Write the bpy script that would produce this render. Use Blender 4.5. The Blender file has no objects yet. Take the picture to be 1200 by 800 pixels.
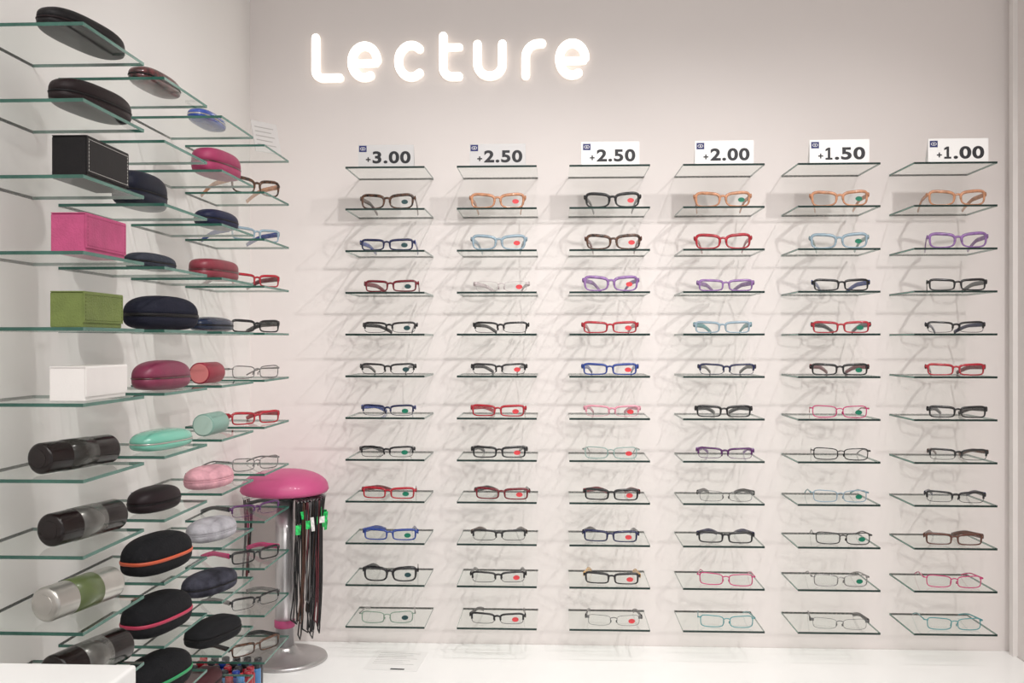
import bpy, bmesh, math, random
from mathutils import Vector, Matrix
random.seed(7)
S = bpy.context.scene
COL = S.collection
S.view_settings.view_transform = 'Standard'
S.view_settings.look = 'None'
try:
    S.cycles.transparent_max_bounces = 40
    S.cycles.max_bounces = 10
except Exception: pass

ZC = 1.55
PITCH = .105
YW, XL, XR = 2.628, -.83, 1.185
YF = YW-.18
ZCOUNT = ZC-.81
def zrow(k): return ZC+(4.16-(k-1))*PITCH

# ------------------------------------------------------------ materials
def mat(name, col, rough=.5, metal=0., bump=0., bscale=200., var=0., vscale=8., coat=0., spec=.5, emis=None, estr=0.):
    m = bpy.data.materials.new(name); m.use_nodes = True
    nt = m.node_tree; p = nt.nodes['Principled BSDF']
    p.inputs['Base Color'].default_value = (*col, 1)
    p.inputs['Roughness'].default_value = rough
    p.inputs['Metallic'].default_value = metal
    p.inputs['Specular IOR Level'].default_value = spec
    p.inputs['Coat Weight'].default_value = coat
    p.inputs['Coat Roughness'].default_value = .08
    if emis:
        p.inputs['Emission Color'].default_value = (*emis, 1)
        p.inputs['Emission Strength'].default_value = estr
    tc = nt.nodes.new('ShaderNodeTexCoord')
    if bump:
        n = nt.nodes.new('ShaderNodeTexNoise'); n.inputs['Scale'].default_value = bscale
        b = nt.nodes.new('ShaderNodeBump'); b.inputs['Strength'].default_value = bump
        b.inputs['Distance'].default_value = .002
        nt.links.new(tc.outputs['Object'], n.inputs['Vector'])
        nt.links.new(n.outputs['Fac'], b.inputs['Height'])
        nt.links.new(b.outputs['Normal'], p.inputs['Normal'])
    if var:
        n = nt.nodes.new('ShaderNodeTexNoise'); n.inputs['Scale'].default_value = vscale
        n.inputs['Detail'].default_value = 4
        r = nt.nodes.new('ShaderNodeValToRGB')
        r.color_ramp.elements[0].position = .35; r.color_ramp.elements[1].position = .65
        r.color_ramp.elements[0].color = (*[max(0, c*(1-var)) for c in col], 1)
        r.color_ramp.elements[1].color = (*[min(1, c*(1+var)) for c in col], 1)
        nt.links.new(tc.outputs['Object'], n.inputs['Vector'])
        nt.links.new(n.outputs['Fac'], r.inputs['Fac'])
        nt.links.new(r.outputs['Color'], p.inputs['Base Color'])
    return m

def glassmat(name, tint, gloss=.6, base=.03, rough=.02):
    m = bpy.data.materials.new(name); m.use_nodes = True
    nt = m.node_tree; nt.nodes.remove(nt.nodes['Principled BSDF'])
    out = nt.nodes['Material Output']
    t = nt.nodes.new('ShaderNodeBsdfTransparent'); t.inputs['Color'].default_value = (*tint, 1)
    g = nt.nodes.new('ShaderNodeBsdfGlossy'); g.inputs['Roughness'].default_value = rough
    g.inputs['Color'].default_value = (.95, .98, .97, 1)
    f = nt.nodes.new('ShaderNodeFresnel'); f.inputs['IOR'].default_value = 1.45
    mm = nt.nodes.new('ShaderNodeMath'); mm.operation = 'MULTIPLY_ADD'
    mm.inputs[1].default_value = gloss; mm.inputs[2].default_value = base
    ge = nt.nodes.new('ShaderNodeNewGeometry')
    inv = nt.nodes.new('ShaderNodeMath'); inv.operation = 'SUBTRACT'; inv.inputs[0].default_value = 1
    mu = nt.nodes.new('ShaderNodeMath'); mu.operation = 'MULTIPLY'
    mx = nt.nodes.new('ShaderNodeMixShader')
    nt.links.new(f.outputs[0], mm.inputs[0])
    nt.links.new(ge.outputs['Backfacing'], inv.inputs[1])
    nt.links.new(mm.outputs[0], mu.inputs[0]); nt.links.new(inv.outputs[0], mu.inputs[1])
    nt.links.new(mu.outputs[0], mx.inputs[0])
    nt.links.new(t.outputs[0], mx.inputs[1]); nt.links.new(g.outputs[0], mx.inputs[2])
    nt.links.new(mx.outputs[0], out.inputs['Surface'])
    return m

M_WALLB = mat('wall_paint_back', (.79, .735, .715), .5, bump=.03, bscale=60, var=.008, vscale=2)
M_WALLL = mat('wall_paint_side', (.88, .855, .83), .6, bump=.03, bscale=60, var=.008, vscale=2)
M_CEIL = mat('ceiling_paint', (.80, .79, .78), .8, var=.01)
M_FLOOR = mat('floor_tile', (.6, .58, .57), .4, var=.06)
M_WHITE = mat('white_laminate', (.95, .945, .935), .3, var=.01, coat=.2)
M_TRIM = mat('trim_paint', (.8, .76, .74), .45, var=.01)
M_GLASS = glassmat('shelf_glass', (.965, .977, .97), .6, .01)
M_EDGED = mat('shelf_edge_dark', (.010, .028, .024), .15, var=.3, vscale=12)
M_EDGEL = mat('shelf_edge_green', (.065, .18, .145), .15, var=.25, vscale=10)
M_EDGEM = mat('shelf_edge_mid', (.035, .11, .085), .15, var=.3, vscale=14)
M_LENS = glassmat('lens_clear', (.95, .955, .95), .8, .03)
M_LETTER = mat('letter_lit_face', (1, 1, 1), .4, emis=(1, .97, .91), estr=2.4, var=.001)
M_LSIDE = mat('letter_side', (1, .97, .93), .5, emis=(1, .88, .75), estr=.75, var=.001)
M_INK = mat('ink_dark', (.008, .008, .012), .5, var=.05)
M_NAVY = mat('ink_navy', (.012, .018, .12), .5, var=.05)
M_CARD = mat('card_white', (.86, .85, .84), .5, var=.01)
M_CARDG = mat('card_greyish', (.58, .57, .57), .4, var=.02)
M_GREY = mat('ink_grey', (.38, .36, .35), .6, var=.05)
M_SREDS = mat('sticker_red', (.62, .05, .06), .4, var=.15, vscale=60)
M_SGRN = mat('sticker_green', (.0, .16, .09), .4, var=.15, vscale=60)
M_SDRK = mat('sticker_dark_teal', (.01, .05, .055), .4, var=.1, vscale=60)
M_CHROME = mat('brushed_metal', (.5, .48, .48), .35, .85, var=.05, vscale=20)
M_POLE = mat('pole_silver', (.6, .58, .59), .3, .6, var=.05, vscale=20)
M_PINKCAP = mat('stand_pink', (.50, .07, .2), .5, var=.05, coat=.1)
PAL = {
 'black': (.006, .006, .008), 'tortoise': (.06, .025, .013), 'orange': (.60, .29, .16), 'lightblue': (.32, .43, .51),
 'blue': (.02, .05, .25), 'navy': (.008, .012, .06), 'dark red': (.14, .006, .015), 'red': (.36, .012, .025), 'pink': (.66, .28, .35),
 'magenta': (.5, .03, .15), 'purple': (.30, .16, .40), 'dark purple': (.08, .015, .1), 'teal': (.11, .35, .37), 'silver': (.28, .27, .27),
 'clear': (.62, .54, .55), 'brown': (.10, .035, .022), 'yellow': (.62, .34, .08), 'mint': (.33, .46, .43), 'grey': (.12, .12, .12),
 'pale green': (.24, .34, .27)}
_fm = {}
def fmat(c):
    if c not in _fm:
        v = 1. if c == 'tortoise' else (.25 if c in ('orange', 'red', 'purple') else .08)
        m = mat('frame_'+c.replace(' ', '_'), PAL[c], .25, .8 if c == 'silver' else 0., var=v, vscale=90, coat=.3)
        if c in ('orange', 'lightblue', 'purple', 'teal', 'clear', 'mint', 'pale green'):   # milky translucent acetate
            nt = m.node_tree; p = nt.nodes['Principled BSDF']; out = nt.nodes['Material Output']
            t = nt.nodes.new('ShaderNodeBsdfTransparent'); t.inputs[0].default_value = (*[min(1, x*.6+.5) for x in PAL[c]], 1)
            mx = nt.nodes.new('ShaderNodeMixShader'); mx.inputs[0].default_value = .8
            nt.links.new(t.outputs[0], mx.inputs[1]); nt.links.new(p.outputs[0], mx.inputs[2]); nt.links.new(mx.outputs[0], out.inputs[0])
        _fm[c] = m
    return _fm[c]

# ------------------------------------------------------------ helpers
def mesh_from(bm, name, mats, smooth=False):
    bmesh.ops.recalc_face_normals(bm, faces=bm.faces)
    if smooth:
        for f in bm.faces: f.smooth = True
    me = bpy.data.meshes.new(name); bm.to_mesh(me); bm.free()
    for m in mats: me.materials.append(m)
    return me
def add(name, data, parent=None, loc=(0, 0, 0), rot=(0, 0, 0), m=None):
    o = bpy.data.objects.new(name, data); COL.objects.link(o)
    o.location = loc; o.rotation_euler = rot
    if parent: o.parent = parent
    if m and data and len(o.material_slots):
        o.material_slots[0].link = 'OBJECT'; o.material_slots[0].material = m
    return o
def top(o, label, cat, group=None):
    o['label'] = label; o['category'] = cat
    if group: o['group'] = group
    return o
def box(bm, x0, x1, y0, y1, z0, z1, mi=0):
    vs = [bm.verts.new((x, y, z)) for x in (x0, x1) for y in (y0, y1) for z in (z0, z1)]
    fs = []
    for q in ((0,1,3,2), (4,6,7,5), (0,4,5,1), (2,3,7,6), (0,2,6,4), (1,5,7,3)):
        f = bm.faces.new([vs[i] for i in q]); f.material_index = mi; fs.append(f)
    return vs, fs
def boxmesh(name, d, m, bev=0.):
    bm = bmesh.new(); box(bm, *d)
    if bev: bmesh.ops.bevel(bm, geom=bm.edges[:], offset=bev, segments=3, affect='EDGES', profile=.5)
    return mesh_from(bm, name, [m])
def sweep(bm, pts, rn, rb, ref, closed=False, sides=8, scale=None, mi=0):
    pts = [Vector(p) for p in pts]; ref = Vector(ref); N = len(pts); rings = []
    for i, p in enumerate(pts):
        a = pts[(i-1) % N] if (closed or i > 0) else pts[0]
        b = pts[(i+1) % N] if (closed or i < N-1) else pts[-1]
        t = (b-a).normalized(); n = t.cross(ref).normalized(); bb = n.cross(t)
        s = scale[i] if scale else 1.
        rings.append([bm.verts.new(p+n*rn*s*math.cos(2*math.pi*k/sides)+bb*rb*s*math.sin(2*math.pi*k/sides)) for k in range(sides)])
    for i in range(N if closed else N-1):
        A, B = rings[i], rings[(i+1) % N]
        for k in range(sides):
            bm.faces.new((A[k], A[(k+1) % sides], B[(k+1) % sides], B[k])).material_index = mi
    if not closed:
        bm.faces.new(rings[0][::-1]).material_index = mi; bm.faces.new(rings[-1]).material_index = mi
def lathe(bm, prof, seg=32, c=(0, 0), axis='Z', mi=0):
    rings = []
    for r, z in prof:
        ring = []
        for k in range(seg):
            a = 2*math.pi*k/seg
            if axis == 'Z': co = (c[0]+r*math.cos(a), c[1]+r*math.sin(a), z)
            else: co = (z, c[0]+r*math.cos(a), c[1]+r*math.sin(a))
            ring.append(bm.verts.new(co))
        rings.append(ring)
    for A, B in zip(rings, rings[1:]):
        for k in range(seg):
            bm.faces.new((A[k], A[(k+1) % seg], B[(k+1) % seg], B[k])).material_index = mi
    bm.faces.new(rings[0][::-1]).material_index = mi; bm.faces.new(rings[-1]).material_index = mi

# ------------------------------------------------------------ room
def struct(name, d, m):
    o = add(name, boxmesh(name, d, m)); o['kind'] = 'structure'; return o
struct('wall_back', (XL-.1, XR+.1, YW, YW+.1, 0, 2.8), M_WALLB)
struct('wall_left', (XL-.1, XL, -1.6, YW, 0, 2.8), M_WALLL)
struct('wall_right', (XR, XR+.1, 1.2, YW, 0, 2.8), M_WALLB)
struct('floor', (XL-.1, 3.2, -1.6, YW+.1, -.08, 0), M_FLOOR)
struct('ceiling', (XL-.1, 3.2, -1.6, YW+.1, 2.8, 2.88), M_CEIL)
struct('trim_1', (XR-.012, XR, YW-.05, YW-.03, ZCOUNT, 2.8), M_TRIM)

# counter
o = add('worktop', boxmesh('worktop', (XL+.001, XR-.001, 1.85, YW-.001, ZCOUNT-.04, ZCOUNT), M_WHITE, .003))
top(o, 'glossy white worktop running under the glass shelves', 'counter')
cab = add('base_cabinet', None, loc=(0, 2.25, 0)); top(cab, 'white base cabinet below the worktop', 'cabinet')
CL, CR = XL+.02, XR-.02
add('cabinet_body', boxmesh('cabinet_body', (CL, CR, -.33, .36, 0, ZCOUNT-.0405), M_WHITE), cab)
for i in range(4):
    w = (CR-CL)/4
    d = add('door', boxmesh('door', (CL+i*w+.003, CL+(i+1)*w-.003, -.35, -.33, .08, ZCOUNT-.05), M_WHITE, .003), cab)
pl = add('display_plinth', boxmesh('plinth', (XL+.002, -.5, .8, 1.15, 0, ZC-.385), M_WHITE, .004))
top(pl, 'white display plinth standing beside the shelves', 'plinth')

# ------------------------------------------------------------ sign
sign = add('illuminated_sign', None, loc=(-.661, YW, ZC+.70))
top(sign, 'glowing white rounded channel letters spelling Lecture on wall', 'sign')
def arc(cx, cy, rx, ry, a0, a1, n=22):
    return [(cx+rx*math.cos(math.radians(a0+(a1-a0)*i/n)), cy+ry*math.sin(math.radians(a0+(a1-a0)*i/n))) for i in range(n+1)]
HW = 4.8
def e_(cx): return [arc(cx, 22.5, 15, 18.5, 4, 298, 34), [(cx-11.5, 20.5), (cx+13.5, 20.5)]]
LET = [
 [[(6, 51), (6, 30), (6, 13)]+arc(14.5, 12.5, 8.5, 8.5, 180, 270, 8)+[(24, 4), (34, 4)]],
 e_(63.5),
 [arc(118.5, 22.5, 15, 18.5, 50, 310, 30)],
 [[(156, 51), (156, 30), (156, 14)]+arc(166, 14, 10, 10, 180, 270, 8)+[(174, 4)], [(156, 38), (175, 38)]],
 [[(196, 41), (196, 18)]+arc(210.5, 18, 14.5, 14, 180, 360)+[(225, 41)]],
 [[(252, 4), (252, 24)]+arc(267, 25, 15, 16, 180, 90, 10)+[(271, 41)]],
 e_(306),
]
DEP = -.012
for strokes in LET:
    bm = bmesh.new(); sc = .0023
    for si, st in enumerate(strokes):
        dd = DEP-.0006*si; hw = HW if si == 0 else 4.0
        P = [Vector((x, y)) for x, y in st]; Lp, Rp = [], []
        for i, p in enumerate(P):
            t = (P[min(i+1, len(P)-1)]-P[max(i-1, 0)]).normalized(); n = Vector((-t.y, t.x))*hw
            Lp.append(bm.verts.new(((p+n).x*sc, dd, (p+n).y*sc))); Rp.append(bm.verts.new(((p-n).x*sc, dd, (p-n).y*sc)))
        fs = [bm.faces.new((Lp[i], Rp[i], Rp[i+1], Lp[i+1])) for i in range(len(P)-1)]
        for p, t, a, b in ((P[0], (P[0]-P[1]).normalized(), Lp[0], Rp[0]), (P[-1], (P[-1]-P[-2]).normalized(), Rp[-1], Lp[-1])):
            va = Vector((a.co.x, a.co.z))/sc-p; base = math.atan2(va.y, va.x)
            sgn = 1 if Vector((-va.y, va.x)).dot(t) > 0 else -1
            cap = [bm.verts.new(((p.x+hw*math.cos(base+sgn*math.pi*k/8))*sc, dd, (p.y+hw*math.sin(base+sgn*math.pi*k/8))*sc)) for k in range(1, 8)]
            fs.append(bm.faces.new([a]+cap+[b]))
        r = bmesh.ops.extrude_face_region(bm, geom=fs)
        for v in r['geom']:
            if isinstance(v, bmesh.types.BMVert): v.co.y = -.0002
    for f in bm.faces:
        if f.calc_center_median().y > DEP*.97: f.material_index = 1
    add('letter', mesh_from(bm, 'letter', [M_LETTER, M_LSIDE]), sign)

# ------------------------------------------------------------ shelves
SW, SD, TH = .2, .18, .005
def shelfmesh(name, w, d, front, side):
    bm = bmesh.new(); vs, fs = box(bm, -w/2, w/2, 0, d, -TH, 0)
    for f in fs:
        c = f.calc_center_median()
        if abs(c.y) < 1e-5: f.material_index = 1
        elif abs(abs(c.x)-w/2) < 1e-5: f.material_index = 2
        elif abs(c.y-d) < 1e-5: f.material_index = 2
    return mesh_from(bm, name, [M_GLASS, front, side])
me_b = shelfmesh('back_shelf', SW, SD, M_EDGED, M_EDGEL)
me_l = shelfmesh('side_shelf', SW, SD, M_EDGEL, M_EDGEM)
XC = [-.430+.2814*i for i in range(6)]
for i in range(6):
    for k in range(1, 13):
        o = add('glass_shelf', me_b, loc=(XC[i], YF, zrow(k)+.003))
        top(o, 'clear glass shelf with dark green edge on back wall', 'shelf', 'glass shelves on the back wall')
YA = [1.322, 1.602, 1.882, 2.162]
XO = XL+SD
for c, n in enumerate((10, 11, 12, 12)):
    for k in range(1, n+1):
        o = add('glass_shelf', me_l, loc=(XO, YA[c]+SW/2, zrow(k)+.003), rot=(0, 0, math.pi/2))
        top(o, 'clear glass shelf with green edge on side wall', 'shelf', 'glass shelves on the side wall')

# ------------------------------------------------------------ spectacles
STY = {  # a,b,n,rn,rb,temple height,thick
 'way': (.0286, .0166, 3.6, .0029, .0026, .0050, .0018),
 'rect': (.0284, .0126, 5.0, .0024, .0022, .0052, .0018),
 'half': (.0286, .0124, 4.6, .0026, .0020, .0048, .0016),
 'wire': (.0280, .0140, 4.2, .0013, .0012, .0019, .0012),
 'rimless': (.0280, .0128, 4.0, .0011, .0010, .0050, .0016)}
GAP = .0160
def bow(x): return 1.3*x*x
_g = {}
def gmeshes(s):
    if s in _g: return _g[s]
    a, b, n, rn, rb, th, tt = STY[s]
    cx = GAP/2+a; zc = b+rn*1.1
    def outline(sg, t, k=1.):
        ph = math.atan2(b*math.sin(t), a*math.cos(t)); c, q = math.cos(ph), math.sin(ph)
        r = (abs(c/a)**n+abs(q/b)**n)**(-1/n)*k
        x, z = r*c, r*q
        x *= (1+(.06 if s == 'way' else .03)*(z/b))
        z += (.09 if s == 'way' else .05)*x*(1 if z > 0 else .1)
        if z < 0: z *= 1-.08*max(0, -x/a)
        return Vector((sg*(cx+x), bow(cx+x), zc+z))
    bm = bmesh.new(); NN = 48
    for sg in (-1, 1):
        if s in ('way', 'rect', 'wire'):
            pts = [outline(sg, 2*math.pi*i/NN) for i in range(NN)]
            sc = [1.0+(.4 if s == 'way' else .35)*math.sin(2*math.pi*i/NN) for i in range(NN)] if s != 'wire' else None
            sweep(bm, pts, rn, rb, (0, 1, 0), True, 6, sc)
        elif s == 'half':
            pts = [outline(sg, math.radians(-12+204*i/24)) for i in range(25)]
            sweep(bm, pts, rn, rb, (0, 1, 0), False, 6)
            pts = [outline(sg, math.radians(192+156*i/18)) for i in range(19)]
            sweep(bm, pts, .0007, .0007, (0, 1, 0), False, 4)
        else:
            pts = [outline(sg, 2*math.pi*i/NN) for i in range(NN)]
            sweep(bm, pts, .0006, .0008, (0, 1, 0), True, 4)
        zt = zc+b*.6
        xo = outline(sg, .55).x
        sweep(bm, [(xo-sg*.002, bow(xo), zt), (sg*.067, bow(.067), zt), (sg*.0705, .009, zt)], max(rn, th*.75), rb, (0, 1, 0), False, 6)
    zb = zc+b*.38; hx = GAP/2+.001
    pts = [(hx*(-1+2*i/8), 0.0-.001*math.cos(math.pi*(-1+2*i/8)/2), zb+.003*math.cos(math.pi*(-1+2*i/8)/2)) for i in range(9)]
    sweep(bm, pts, rn*1.0, rb, (0, 1, 0), False, 6)
    if s in ('wire', 'half', 'rimless'):
        for sg in (-1, 1):
            sweep(bm, [(sg*.0085, .001, zb-.003), (sg*.0065, .006, zb-.007), (sg*.0075, .007, zb-.012)], .0010, .0016, (1, 0, 0), False, 5)
    fr = mesh_from(bm, 'frame_'+s, [M_INK], True)
    lens = []
    for sg in (-1, 1):
        bm = bmesh.new()
        rim = [bm.verts.new(outline(sg, 2*math.pi*i/NN, .97 if s != 'rimless' else 1.)) for i in range(NN)]
        ct = bm.verts.new((sg*cx, bow(cx)-.0008, zc))
        for i in range(NN): bm.faces.new((rim[i], rim[(i+1) % NN], ct))
        lens.append(mesh_from(bm, 'lens_'+s, [M_LENS], True))
    zt = zc+b*.6; drop = zt-.0044
    pts, sc = [], []
    for i in range(15):
        q = i/14; y = .119*q
        d = .25*q*drop if q < .5 else .125*drop+((q-.5)/.5)**1.4*drop*.875
        pts.append((-.006*q, y, -d))
        sc.append(1.2-.5*q+(.35*max(0, (q-.6)/.4) if s in ('wire', 'rimless', 'half') else .3*q))
    bm = bmesh.new(); sweep(bm, pts, th, tt, (1, 0, 0), False, 8, sc)
    te = mesh_from(bm, 'temple_'+s, [M_INK], True)
    bm = bmesh.new()
    ex, ez = (.0084, .0058)
    vs = [bm.verts.new((ex*math.cos(2*math.pi*i/24), 0, ez*math.sin(2*math.pi*i/24))) for i in range(24)]
    f = bm.faces.new(vs); r = bmesh.ops.extrude_face_region(bm, geom=[f])
    for v in r['geom']:
        if isinstance(v, bmesh.types.BMVert): v.co.y += .0004
    stk = mesh_from(bm, 'sticker', [M_SREDS])
    _g[s] = (fr, lens, te, stk, cx, zt, zc)
    return _g[s]
NAMES = {'way': 'thick rounded', 'rect': 'rectangular full-rim', 'half': 'half-rim', 'wire': 'thin wire-frame', 'rimless': 'rimless'}
def specs(loc, rotz, style, c1, c2=None, stk=None, where='glass shelf', group='reading glasses on the back wall shelves', inw=(0., 0.), sc=1.):
    fr, lens, te, sm, cx, zt, zc = gmeshes(style)
    c2 = c2 or c1
    e = add('reading_glasses', None, loc=loc, rot=(0, 0, rotz)); e.empty_display_size = .02; e.scale = (sc,)*3
    nm = lambda c: {'lightblue': 'light blue', 'tortoise': 'tortoiseshell'}.get(c, c)
    lab = f"{nm(c1)} {NAMES[style]} reading glasses"
    if c2 != c1: lab += f" with {nm(c2)} temples"
    if stk: lab += {'r': ', red lens sticker', 'g': ', green lens sticker', 'd': ', dark lens sticker'}[stk]
    if len(lab.split()) <= 7: lab += ' on '+where
    top(e, lab, 'glasses', group)
    add('frame_front', fr, e, m=fmat(c1))
    for L in lens: add('lens', L, e)
    for sg, an in zip((-1, 1), inw):
        t = add('temple', te, e, loc=(sg*.0705, .009, zt), rot=(0, 0, sg*an), m=fmat(c2))
        if sg < 0: t.scale = (-1, 1, 1)
    if stk:
        x = cx+.009
        add('lens_sticker', sm, e, loc=(x, bow(x)-.0025, zc-.001), rot=(0, 0, math.atan(2.6*x)), m={'r': M_SREDS, 'g': M_SGRN, 'd': M_SDRK}[stk])
G = [
 [('way','tortoise',0,'d'),('rect','navy','blue','d'),('rect','dark red',0,'d'),('half','black','black','d'),('half','black',0,'d'),('half','navy','blue','g'),('half','black','grey','g'),('rect','red','dark red','g'),('rect','blue','blue','g'),('way','black',0,'d'),('wire','pale green','silver','d')],
 [('way','orange',0,'r'),('way','lightblue',0,'r'),('rimless','clear','clear','r'),('half','black',0,0),('half','black',0,'r'),('rect','red','red','r'),('rect','black','black','r'),('rect','dark red','black','r'),('half','black','tortoise',0),('half','black',0,'r'),('half','black','black','r')],
 [('way','black',0,'r'),('way','tortoise','dark red','r'),('way','purple',0,'r'),('rect','red',0,'r'),('rect','blue',0,'r'),('half','pink','pink','r'),('wire','mint','silver','r'),('rect','black','dark red','r'),('rect','navy','black','r'),('rect','black','yellow','r'),('rimless','grey','black','r')],
 [('way','orange',0,'g'),('way','red',0,0),('rect','purple','purple',0),('rect','lightblue','teal',0),('half','navy','black',0),('rect','black',0,0),('half','dark purple','purple',0),('rimless','grey','black',0),('rect','black','navy',0),('wire','magenta',0,0),('wire','teal',0,0)],
 [('way','orange',0,'g'),('way','lightblue','mint','g'),('rect','black','blue',0),('rect','red','black','g'),('rect','black','dark red','g'),('wire','magenta','red','g'),('wire','black',0,0),('wire','lightblue','teal','g'),('wire','black',0,'g'),('wire','silver',0,'g'),('rimless','grey','black',0)],
 [('way','orange',0,0),('way','purple',0,0),('rect','black','grey',0),('half','black','navy',0),('rect','red','dark red',0),('rect','black',0,0),('half','black','brown',0),('half','black','navy',0),('rect','brown','brown',0),('wire','magenta',0,0),('wire','teal',0,0)]]
SIGNS = ['3.00', '2.50', '2.50', '2.00', '1.50', '1.00']
for i in range(6):
    for j in range(11):
        st, c1, c2, sk = G[i][j]
        jit = random.uniform(-.12, .06)-(.07 if i > 2 else 0)
        f = 1. if 2 <= j <= 8 else .4
        inw = (random.uniform(.12, .5)*f, random.uniform(.08, .3)*f) if st != 'wire' else (.05, .06)
        specs((XC[i]+.006+random.uniform(-.006, .006)+(.006 if i > 3 else 0), YF+.023+random.uniform(0, .006), zrow(j+2)+.0031),
              jit, st, c1, c2 or None, sk or None, inw=inw)
D = [('way','tortoise','orange'),('rect','lightblue','blue'),('rect','red','dark red'),('rect','black','black'),('wire','silver','silver'),('rect','red','red'),
     ('wire','silver','grey'),('half','dark purple','black'),('rect','black','magenta'),('half','black','silver'),('rect','tortoise','black')]
for j, (st, c1, c2) in enumerate(D):
    specs((-.686, 2.225, zrow(j+2)+.0031), math.radians(54), st, c1, c2, None, 'side glass shelf', 'reading glasses on the side wall shelves', sc=.98)

# ------------------------------------------------------------ price cards
def textmesh(txt, w, h, m, off=.0):
    one = txt.startswith('1')
    cu = bpy.data.curves.new('t', 'FONT'); cu.body = txt[1:] if one else txt; cu.size = 1; cu.offset = off; cu.extrude = .004
    cu.space_character = 1.1
    o = bpy.data.objects.new('t', cu); COL.objects.link(o)
    bpy.context.view_layer.update()
    me = bpy.data.meshes.new_from_object(o.evaluated_get(bpy.context.evaluated_depsgraph_get()))
    bpy.data.objects.remove(o)
    xs = [v.co.x for v in me.vertices]; ys = [v.co.y for v in me.vertices]
    x0, x1, y0, y1 = min(xs), max(xs), min(ys), max(ys)
    wx0 = w*.24 if one else 0
    for v in me.vertices:
        x, y, z = v.co
        v.co = (wx0+(x-x0)/(x1-x0)*(w-wx0), -z*.05, (y-y0)/(y1-y0)*h)
    if one:   # digit one with a flag and a foot
        bm = bmesh.new(); bm.from_mesh(me)
        s = h
        P = [(.02, .02), (.56, .02), (.56, .17), (.39, .17), (.39, .98), (.22, .98), (.02, .86), (.02, .69), (.20, .78), (.20, .17), (.02, .17)]
        bm.faces.new([bm.verts.new((x*s*1.0, -.0004, z*s)) for x, z in P])
        bm.to_mesh(me); bm.free()
    me.materials.clear(); me.materials.append(m); me.update()
    return me
def cardmesh(w, h, m):
    bm = bmesh.new(); box(bm, -w/2, w/2, 0, .0012, 0, h)
    vs, _ = box(bm, -w/2, w/2, .022, .0232, 0, h)
    for v in vs:
        if v.co.z > h*.5: v.co.y -= .0215
    return mesh_from(bm, 'price_card', [m])
cms = [cardmesh(.140, .055, M_CARDG), cardmesh(.144, .058, M_CARD)]
plus = textmesh('+', .012, .012, M_INK, .03)
bm = bmesh.new(); box(bm, 0, .019, -.0004, 0, 0, .016, 0)
def ellipse_ring(bm, cx, cz, rx, rz, t, y, mi):
    a = [bm.verts.new((cx+rx*math.cos(q*math.pi/10), y, cz+rz*math.sin(q*math.pi/10))) for q in range(20)]
    b = [bm.verts.new((cx+(rx-t)*math.cos(q*math.pi/10), y, cz+(rz-t)*math.sin(q*math.pi/10))) for q in range(20)]
    for q in range(20): bm.faces.new((a[q], a[(q+1) % 20], b[(q+1) % 20], b[q])).material_index = mi
ellipse_ring(bm, .0095, .008, .0068, .0040, .0010, -.0008, 1)
vs = [bm.verts.new((.0095+.0015*math.cos(q*math.pi/5), -.0008, .008+.0015*math.sin(q*math.pi/5))) for q in range(10)]
bm.faces.new(vs).material_index = 1
logo = mesh_from(bm, 'emblem', [M_NAVY, M_CARD])
for i in range(6):
    e = add('price_card', cms[0] if i < 2 else cms[1], loc=(XC[i]+(.002 if i < 5 else .008), YF+.006, zrow(1)+.0031))
    e.rotation_euler = (0, 0, [.02, 0, .0, -.02, -.04, -.02][i])
    top(e, f'{"greyish" if i < 2 else "white"} folded card printed +{SIGNS[i]} on top glass shelf', 'sign', 'price cards on the top shelves')
    add('printed_number', textmesh(SIGNS[i], .096, .031, M_INK, .034), e, loc=(-.034, -.0002, .008))
    add('printed_plus', plus, e, loc=(-.051, -.0002, .012))
    add('emblem', logo, e, loc=(-.068, 0, .037))

bm = bmesh.new(); box(bm, -.036, .036, 0, .0015, 0, .078)
n = add('notice_card', mesh_from(bm, 'notice', [mat('card_faint', (.55, .53, .52), .4, var=.02)]), loc=(-.672, 2.27, zrow(1)+.0045), rot=(math.radians(-16), 0, math.radians(52)))
top(n, 'pale printed notice card leaning back on side glass shelf', 'sign')
bm = bmesh.new()
for r in range(5): box(bm, -.028, .024-.008*(r % 2), -.0006, 0, .018+.011*r, .020+.011*r)
add('printed_lines', mesh_from(bm, 'lines', [M_GREY]), n)

# ------------------------------------------------------------ cases
def superpt(L, W, H, u, v, e1, e2):
    def f(c, e): return math.copysign(abs(c)**e, c)
    return (L/2*f(math.cos(v), e1)*f(math.cos(u), e2), W/2*f(math.cos(v), e1)*f(math.sin(u), e2), H*f(math.sin(v), e1))
def shell(L, W, H, up, e1, e2, z0, name, m):
    bm = bmesh.new(); rings = []; NU, NV = 36, 10
    for j in range(NV):
        v = (math.pi/2)*j/NV*(1 if up else -1)
        rings.append([bm.verts.new((lambda p: (p[0], p[1], p[2]+z0))(superpt(L, W, H, 2*math.pi*i/NU, v, e1, e2))) for i in range(NU)])
    pole = bm.verts.new((0, 0, z0+(H if up else -H)))
    for A, B in zip(rings, rings[1:]):
        for i in range(NU): bm.faces.new((A[i], A[(i+1) % NU], B[(i+1) % NU], B[i]))
    for i in range(NU): bm.faces.new((rings[-1][i], rings[-1][(i+1) % NU], pole))
    bm.faces.new(rings[0])
    return mesh_from(bm, name, [m], True)
def case_base(loc, rot, label, cat='glasses case', name='glasses_case'):
    e = add(name, None, loc=loc, rot=(0, 0, rot)); e.empty_display_size = .03
    return top(e, label, cat)
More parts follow.
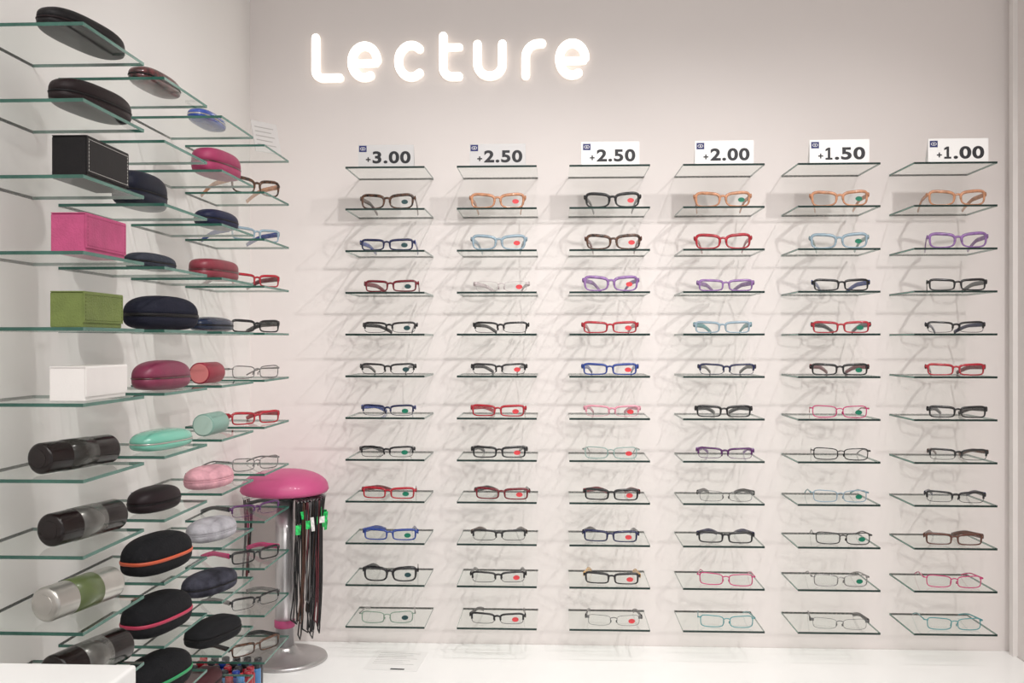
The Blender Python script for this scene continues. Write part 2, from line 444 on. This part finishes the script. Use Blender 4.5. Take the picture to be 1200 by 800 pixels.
def case_clam(loc, rot, L, W, H, m, mz, label, e1=.75, e2=.75, band=.0014):
    e = case_base(loc, rot, label)
    hb = H*.42
    add('case_base', shell(L, W, hb, False, e1*.75, e2, hb, 'case_base', m), e)
    add('case_lid', shell(L, W, H-hb, True, e1, e2, hb+.0002, 'case_lid', m), e)
    bm = bmesh.new()
    pts = [Vector(superpt(L, W, 1, 2*math.pi*i/40, 0, e1, e2))+Vector((0, 0, hb)) for i in range(40)]
    sweep(bm, pts, .0008 if band < .003 else .0013, band, (0, 0, 1), True, 6)
    add('zip' if band > .003 else 'seam', mesh_from(bm, 'seam', [mz], True), e)
def case_box(loc, rot, L, W, H, m, ms, label, stitch=True):
    e = case_base(loc, rot, label)
    add('case_body', boxmesh('case_body', (-L/2, L/2, -W/2, W/2, 0, H), m, .002), e)
    bm = bmesh.new(); zf = H*.14
    prof = [(W/2-.001, H), (W/2-.001, H+.0014), (-W/2-.0009, H+.0014), (-W/2-.0018, H-.001), (-W/2-.0018, zf), (-W/2, zf), (-W/2, H)]
    a = [bm.verts.new((-L/2-.0008, y, z)) for y, z in prof]; b = [bm.verts.new((L/2+.0008, y, z)) for y, z in prof]
    for q in range(len(prof)): bm.faces.new((a[q], a[(q+1) % 7], b[(q+1) % 7], b[q]))
    bm.faces.new(a[::-1]); bm.faces.new(b)
    add('flap', mesh_from(bm, 'flap', [m]), e)
    if stitch:
        bm = bmesh.new(); y0 = -W/2-.0018
        for i in range(int(L/.005)):
            x = -L/2+.003+i*.005
            for z in (zf+.003, H-.004): box(bm, x, x+.003, y0-.0004, y0, z, z+.0007)
        for i in range(int(H*.82/.005)):
            z = zf+.003+i*.005
            for sg in (-1, 1): box(bm, sg*(L/2-.004)-.0004, sg*(L/2-.004)+.0004, y0-.0004, y0, z, z+.003)
        add('stitching', mesh_from(bm, 'stitching', [ms]), e)
def prof_end(x0, x1, r, rd):
    return [(r-rd+rd*math.sin(q*math.pi/8), x0+rd-rd*math.cos(q*math.pi/8)) for q in range(5)]+[(r, x1)]
def case_tube(loc, rot, L, R, m, mband, mend, label):
    e = case_base(loc, rot, label)
    bm = bmesh.new(); p = [(R*.35, -L/2)]+prof_end(-L/2, 0, R, .006)
    q = p+[(r, -x) for r, x in reversed(p[:-1])]
    lathe(bm, q, 40, (0, R+.0005), 'X')
    o = add('case_tube', mesh_from(bm, 'tube', [m], True), e)
    bm = bmesh.new(); lathe(bm, [(R+.0001, -L*.19), (R+.0005, -L*.188), (R+.0005, L*.168), (R+.0001, L*.17)], 40, (0, R+.0006), 'X')
    add('wrap_band', mesh_from(bm, 'band', [mband], True), e)
    for sg in (-1, 1):
        bm = bmesh.new(); lathe(bm, [(R*.6, sg*(L/2-.0005)), (R*.58, sg*(L/2+.0008))], 28, (0, R+.0005), 'X')
        add('end_disc', mesh_from(bm, 'disc', [mend]), e)
def case_drum(loc, rot, L, R, m, mend, label):
    e = case_base(loc, rot, label)
    bm = bmesh.new(); p = prof_end(-L/2, 0, R, .0025)
    lathe(bm, p+[(r, -x) for r, x in reversed(p[:-1])], 40, (0, R), 'X')
    add('case_tube', mesh_from(bm, 'drum', [m], True), e)
    for sg in (-1, 1):
        bm = bmesh.new(); lathe(bm, [(R-.0026, sg*(L/2-.0002)), (R-.003, sg*(L/2+.0008)), (R*.3, sg*(L/2+.0009))], 36, (0, R), 'X')
        add('end_disc', mesh_from(bm, 'disc', [mend]), e)

def leather(c, r=.5, b=.25, s=500, v=.1, coat=0.): return mat('case_skin', c, r, bump=b, bscale=s, var=v, vscale=30, coat=coat, spec=.25 if max(c) < .06 else .4)
BLK = leather((.007, .006, .007)); BRN = leather((.012, .006, .007), .45)
GLB = mat('gloss_black', (.010, .005, .005), .2, var=.3, vscale=30, spec=.35, coat=.12)
BSV = mat('band_silver', (.55, .53, .50), .28, .8, var=.1, vscale=10)
BSC = mat('olive_grey_band', (.035, .032, .028), .22, .2, var=.3, vscale=25, coat=.2)
BSL = mat('grey_band', (.16, .155, .145), .25, .5, var=.3, vscale=22, coat=.2)
BOL = mat('band_olive', (.11, .145, .05), .3, var=.12, vscale=25, coat=.2)
STW = mat('stitch_white', (.6, .58, .55), .7, var=.05)
STP = mat('stitch_pink', (.32, .04, .12), .7, var=.05); STG = mat('stitch_green', (.09, .12, .03), .7, var=.05)
CX = -.695
def P(c, k, dy=0., dx=0.): return (CX+dx, YA[c]+.1+dy, zrow(k)+.0033)
R90 = math.pi/2
def rr(d): return R90+math.radians(d)
case_clam(P(0,1,.015,-.012), rr(-8), .185, .058, .040, BLK, BRN, 'long black soft-touch glasses case on top glass shelf', e1=.65)
case_clam(P(0,2,.01,.004), rr(-8), .172, .058, .044, BRN, BLK, 'dark brown oval glasses case on glass shelf', e1=.65)
case_box(P(0,3,.004,.006), rr(1), .138, .050, .060, BLK, STW, 'black leather box glasses case with white stitching')
case_box(P(0,4,.002,.004), rr(1), .132, .050, .056, leather((.48, .075, .19), .6, .5, 400), STP, 'hot pink textured box glasses case on glass shelf')
case_box(P(0,5,.0,.002), rr(1), .128, .048, .050, leather((.16, .205, .055), .6, .5, 400), STG, 'olive green textured box glasses case on glass shelf')
case_box(P(0,6,.002,.004), rr(1), .136, .052, .048, leather((.84, .80, .78), .5, .1, 400, .01), STW, 'plain white box glasses case on glass shelf', False)
case_tube(P(0,7,.01,-.02), rr(-16), .145, .0225, GLB, BSC, GLB, 'glossy black tube glasses case with olive-grey band')
case_tube(P(0,8,.02,-.012), rr(-14), .145, .0240, GLB, BSL, GLB, 'glossy black tube glasses case with grey band')
case_tube(P(0,9,.01,-.014), rr(-14), .145, .0250, BSV, BOL, BSV, 'silver tube glasses case with olive green band')
case_tube(P(0,10,.03,-.01), rr(-14), .15, .0265, GLB, BSL, GLB, 'black and grey tube glasses case on low shelf')
TOR = mat('tortoise_skin', (.07, .01, .012), .3, var=.8, vscale=90, coat=.5)
case_clam(P(1,1,-.0,-.012), rr(-4), .150, .05, .034, TOR, BLK, 'dark red mottled hard glasses case on top shelf')
case_clam(P(1,3,-.02,-.030), rr(-4), .15, .055, .064, leather((.006, .008, .02)), BLK, 'navy black domed glasses case on glass shelf', e1=.65)
case_clam(P(1,4,.0,-.02), rr(-4), .15, .05, .030, leather((.03, .035, .05), .7, .9, 120), BLK, 'dark slate ribbed soft glasses case on shelf')
case_clam(P(1,5,-.0,.0), rr(-14), .168, .075, .060, leather((.008, .009, .02), .75, .4, 300), BLK, 'large navy black zipped glasses case on shelf', band=.0032)
case_clam(P(1,6,.0,-.0), rr(-6), .16, .058, .052, leather((.20, .03, .07), .4, .1), TOR, 'maroon rounded hard glasses case on glass shelf')
case_clam(P(1,7,.0,.0), rr(-10), .155, .062, .036, mat('mint_gloss', (.16, .47, .36), .25, var=.05, coat=.6), BSV, 'mint green glossy flat glasses case on shelf')
case_clam(P(1,8,-.02,-.005), rr(-12), .125, .06, .043, leather((.014, .007, .009), .5, .1), BLK, 'dark brown egg-shaped glasses case on shelf', e2=.9)
OR_ = mat('zip_orange', (.55, .09, .035), .5, var=.1); PK_ = mat('zip_pink', (.45, .03, .08), .5, var=.1); GN_ = mat('zip_green', (.02, .28, .1), .5, var=.1)
FB = lambda: leather((.009, .009, .011), .85, .5, 250)
case_clam(P(1,9,-.02,.0), rr(-12), .16, .075, .066, FB(), OR_, 'black fabric glasses case with orange zip', band=.0034)
case_clam(P(1,10,-.02,.0), rr(-12), .16, .075, .066, FB(), PK_, 'black fabric glasses case with pink zip', band=.0034)
case_clam(P(1,11,-.02,.0), rr(-12), .16, .075, .066, FB(), GN_, 'black fabric glasses case with green zip', band=.0034)
case_clam(P(2,1,-.0,-.02), rr(0), .15, .05, .028, mat('blue_gloss', (.03, .07, .33), .25, var=.1, coat=.3), BSV, 'bright blue slim glasses case on top shelf')
case_clam(P(2,2,.0,.0), rr(-8), .155, .062, .055, leather((.30, .03, .095), .5, .3), TOR, 'magenta domed glasses case on glass shelf', e1=.6)
case_clam(P(2,3,.0,.0), rr(-8), .14, .055, .038, leather((.01, .013, .04)), BLK, 'navy oval glasses case on glass shelf')
case_clam(P(2,4,.0,-.005), rr(-8), .155, .062, .042, leather((.20, .03, .045), .4, .1), TOR, 'dark red rounded glasses case on shelf', e1=.5)
case_clam(P(2,5,.0,-.01), rr(-6), .155, .05, .030, leather((.012, .02, .045), .25, .05, coat=.3), BLK, 'glossy navy slim glasses case on shelf')
case_drum(P(2,6,-.02,-.012), rr(-2), .085, .0215, leather((.26, .015, .035), .35, .05), mat('end_coral', (.66, .20, .2), .4, var=.08), 'short red drum glasses case with coral end')
case_drum(P(2,7,-.01,-.008), rr(-2), .085, .0225, mat('mint_skin', (.22, .37, .32), .4, var=.06), mat('end_mint', (.45, .6, .53), .4, var=.05), 'pale mint drum glasses case on shelf')
case_clam(P(2,8,-.03,-.005), rr(-16), .13, .068, .045, leather((.62, .32, .37), .95, 1., 120, .2), leather((.62, .32, .37), .95), 'fluffy pink soft glasses case on shelf', e2=.9)
case_clam(P(2,9,-.03,.0), rr(-16), .135, .068, .045, leather((.38, .37, .40), .95, 1., 120, .25), leather((.38, .37, .40), .95), 'light grey knitted glasses case on shelf', e2=.9)
case_clam(P(2,10,-.04,.0), rr(-20), .14, .065, .046, leather((.04, .04, .055), .95, 1., 120, .5), BLK, 'charcoal ribbed knitted glasses case on shelf', e2=.8)
case_clam(P(2,11,-.02,.0), rr(-18), .14, .065, .05, leather((.010, .010, .012), .8, .3), BLK, 'matte black soft glasses case on shelf', e2=.6)
case_clam(P(2,12,-.02,-.03), rr(-8), .14, .06, .045, leather((.06, .01, .015), .6, .3), BLK, 'dark burgundy glasses case on lowest shelf', e2=.7)

# ------------------------------------------------------------ spinner stand
SX, SY = -.692, 2.475
st = add('spinner_stand', None, loc=(SX, SY, ZCOUNT))
top(st, 'rotating accessory stand with pink domed cap and metal base', 'display stand')
bm = bmesh.new(); lathe(bm, [(.105, 0), (.108, .003), (.106, .008), (.095, .011), (.06, .015), (.036, .022), (.028, .032), (.026, .036)], 48)
add('base', mesh_from(bm, 'base', [M_CHROME], True), st)
zb = .424
bm = bmesh.new(); lathe(bm, [(.0235, .034), (.0235, zb)], 32)
add('pole', mesh_from(bm, 'pole', [M_POLE], True), st)
bm = bmesh.new(); lathe(bm, [(.0245, .083), (.026, .085), (.026, .1), (.0245, .102)], 32)
add('collar', mesh_from(bm, 'collar', [M_PINKCAP], True), st)['label'] = 'pink plastic collar'
bm = bmesh.new()
prof = [(.02, zb), (.098, zb), (.107, zb+.003), (.111, zb+.009), (.110, zb+.014)]
prof += [(.110*math.cos(q*math.pi/2/9)**.85, zb+.014+.046*math.sin(q*math.pi/2/9)) for q in range(1, 9)]
prof += [(.004, zb+.0603)]
lathe(bm, prof, 56)
add('cap', mesh_from(bm, 'cap', [M_PINKCAP], True), st)['label'] = 'pink domed cap'
HOLD = mat('black_plastic', (.012, .012, .012), .4, var=.1)
bm = bmesh.new(); lathe(bm, [(.0245, zb-.014), (.055, zb-.012), (.056, zb-.010), (.056, zb-.002), (.055, zb)], 40)
add('hook_ring', mesh_from(bm, 'ring', [HOLD]), st)
bm = bmesh.new(); box(bm, .036, .074, -.036, .022, zb-.064, zb-.004)
bmesh.ops.bevel(bm, geom=bm.edges[:], offset=.003, segments=2, affect='EDGES')
add('black_holder', mesh_from(bm, 'holder', [HOLD]), st)
CC = [('black', (.006, .006, .007)), ('black', (.01, .009, .01)), ('black', (.008, .008, .01)), ('brown', (.06, .026, .015)), ('black', (.012, .010, .010)), ('dark red', (.09, .012, .018)), ('grey', (.1, .095, .095))]
cmats = [mat('cord_'+n, c, .6, var=.2, vscale=60) for n, c in CC]
TAG = mat('tag_green', (.02, .45, .10), .4, var=.5, vscale=150); TAGB = mat('tag_black', (.01, .01, .01), .4, var=.3, vscale=80)
TAGP = mat('tag_pink', (.5, .04, .16), .4, var=.4, vscale=150); TAGW = mat('tag_white', (.75, .73, .72), .4, var=.2, vscale=150)
hookm = mat('hook_metal', (.4, .4, .4), .3, 1., var=.1)
NR = 26
angs = [-56+i*3.5 for i in range(NR)]+[-178, -165, -152]
for i, ad in enumerate(angs):
    right = i < NR
    a = math.radians(ad); ux, uy = math.cos(a), math.sin(a)
    r1 = (.100, .088, .094)[i % 3]
    bm = bmesh.new(); sweep(bm, [(.0552*ux, .0552*uy, zb-.006), ((r1-.008)*ux, (r1-.008)*uy, zb-.008), ((r1+.003)*ux, (r1+.003)*uy, zb-.012), ((r1+.004)*ux, (r1+.004)*uy, zb-.008)], .0010, .0010, (-uy, ux, 0), False, 6)
    add('hook', mesh_from(bm, 'hook', [hookm]), st)
    ln = random.uniform(.25, .365) if right else random.uniform(.16, .3)
    e = add('lanyard', None, loc=(SX+r1*ux, SY+r1*uy, ZCOUNT+zb-.0142)); e.empty_display_size = .02
    ci = i % len(CC)
    top(e, f'{CC[ci][0]} spectacle lanyard hanging from the spinner stand', 'lanyard', 'spectacle lanyards on the spinner stand')
    bm = bmesh.new(); pts = []
    n = 24; wdt = random.uniform(.0025, .006); ph = random.uniform(0, 6); fq = random.uniform(4, 9)
    sw = lambda t: wdt*(math.sin(math.pi*min(1, t*1.5+.02)*.5)+.35*math.sin(fq*t))+.004*max(0, t-.85)/.15*(1-max(0, t-.95)/.05)
    lean = -.014*ux if right else 0
    for q in range(n+1):
        t = q/n; pts.append((-uy*sw(t)+.003*math.sin(ph+t*5)+lean*t, ux*sw(t), -ln*t))
    for q in range(1, n+1):
        t = 1-q/n; pts.append((uy*sw(t)+.003*math.sin(ph+t*5)+lean*t-ux*.004*(1-t), -ux*sw(t)-uy*.004*(1-t), -ln*t-.004*math.sin(math.pi*t)))
    sweep(bm, pts, .0019, .0019, (ux*.9+.1, uy*.9+.1, .05), False, 6)
    add('cord_loop', mesh_from(bm, 'cord', [cmats[ci]], True), e)
    if i % 4 == 3: continue
    dark = right and i % 3 == 1
    tz = random.uniform(-.06, -.012); th = random.uniform(.014, .036)
    wd = random.uniform(.005, .010)
    bm = bmesh.new(); vs, _ = box(bm, -wd, wd, -.0006, .0006, tz-th, tz)
    sk = random.uniform(-.006, .006)
    for v in vs:
        if v.co.z < tz-th*.5: v.co.x = v.co.x*random.uniform(.5, 1.1)+sk
    tm = TAGW if i in (6, 14) else (TAGB if dark else (TAG if right or i % 2 else TAGP))
    add('tag', mesh_from(bm, 'tag', [tm]), e, loc=(.004*ux, .004*uy, 0), rot=(0, 0, a+math.pi/2+random.uniform(-.7, .7)))

# ------------------------------------------------------------ cleaner bottles
BC = [((.30, .008, .02), 'dark red'), ((.01, .04, .28), 'dark blue'), ((.6, .04, .05), 'red'), ((.02, .02, .03), 'black'), ((.05, .2, .45), 'light blue')]
bms = [mat('bottle_'+n.replace(' ', '_'), c, .25, var=.15, vscale=30, coat=.4) for c, n in BC]
capm = mat('bottle_cap', (.02, .02, .025), .35, var=.1)
bm = bmesh.new(); lathe(bm, [(.0095, 0), (.0105, .002), (.0105, .066), (.0095, .069), (.0085, .070)], 20); bmesh_body = mesh_from(bm, 'bottle_body', [bms[0]], True)
bm = bmesh.new(); lathe(bm, [(.0088, .0695), (.0088, .081), (.007, .083)], 18); bmesh_cap = mesh_from(bm, 'bottle_cap', [capm], True)
for r in range(5):
    for c in range(6):
        ci = random.choice([0, 0, 1, 2, 0, 1, 3, 4])
        e = add('lens_cleaner_bottle', None, loc=(-.812+.0255*c+random.uniform(-.001, .001)+.004*(r % 2), 2.105+.031*r+random.uniform(-.002, .002), ZCOUNT+.0004))
        top(e, f'slim {BC[ci][1]} lens cleaner tube standing on worktop', 'bottle', 'lens cleaner bottles on the worktop')
        add('bottle_body', bmesh_body, e, m=bms[ci]); add('bottle_cap', bmesh_cap, e, m=random.choice([capm, bms[ci], bms[ci]]))

bm = bmesh.new(); box(bm, -.068, .068, -.075, .075, 0, .0008)
lf = add('leaflet', mesh_from(bm, 'leaflet', [M_CARD]), loc=(-.405, 2.475, ZCOUNT+.0004), rot=(0, 0, math.radians(-4)))
top(lf, 'white printed paper leaflet lying on the worktop', 'paper')
bm = bmesh.new()
for r in range(7): box(bm, -.055, .05-.015*(r % 3), .055-.014*r, .0565-.014*r, .0008, .001)
add('printed_lines', mesh_from(bm, 'lines', [M_GREY]), lf)
bm = bmesh.new(); box(bm, .0, .035, -.07, -.061, .0008, .001)
add('printed_block', mesh_from(bm, 'block', [M_INK]), lf)

# ------------------------------------------------------------ lights
def area(name, loc, sx, sy, e, col, target=None):
    l = bpy.data.lights.new(name, 'AREA'); l.shape = 'RECTANGLE'; l.size = sx; l.size_y = sy; l.energy = e; l.color = col
    o = bpy.data.objects.new(name, l); COL.objects.link(o); o.location = loc
    if target: o.rotation_euler = (Vector(target)-Vector(loc)).to_track_quat('-Z', 'Y').to_euler()
    return o
area('ceiling_panel_light', (.3, .3, 2.77), 2.0, 1.2, 30, (1, .975, .95))
for x, tx in ((.1, -.65), (.6, -.1), (1.1, .45)):
    l = bpy.data.lights.new('ceiling_spot', 'SPOT'); l.energy = 46; l.spot_size = math.radians(78); l.spot_blend = 1.; l.shadow_soft_size = .022; l.color = (1, .965, .94)
    o = bpy.data.objects.new('ceiling_spot', l); COL.objects.link(o); o.location = (x, 1.3, 2.76)
    o.rotation_euler = (Vector((tx, YW, .85))-o.location).to_track_quat('-Z', 'Y').to_euler()
w = bpy.data.worlds.new('world'); S.world = w; w.use_nodes = True
w.node_tree.nodes['Background'].inputs[0].default_value = (1, .985, .97, 1)
w.node_tree.nodes['Background'].inputs[1].default_value = .80

# ------------------------------------------------------------ camera
c = bpy.data.cameras.new('camera'); c.sensor_width = 36; c.lens = 1150/1200*36; c.clip_start = .05
co = bpy.data.objects.new('camera', c); COL.objects.link(co)
co.location = (0, 0, ZC); co.rotation_euler = (math.pi/2, 0, .045)
S.camera = co
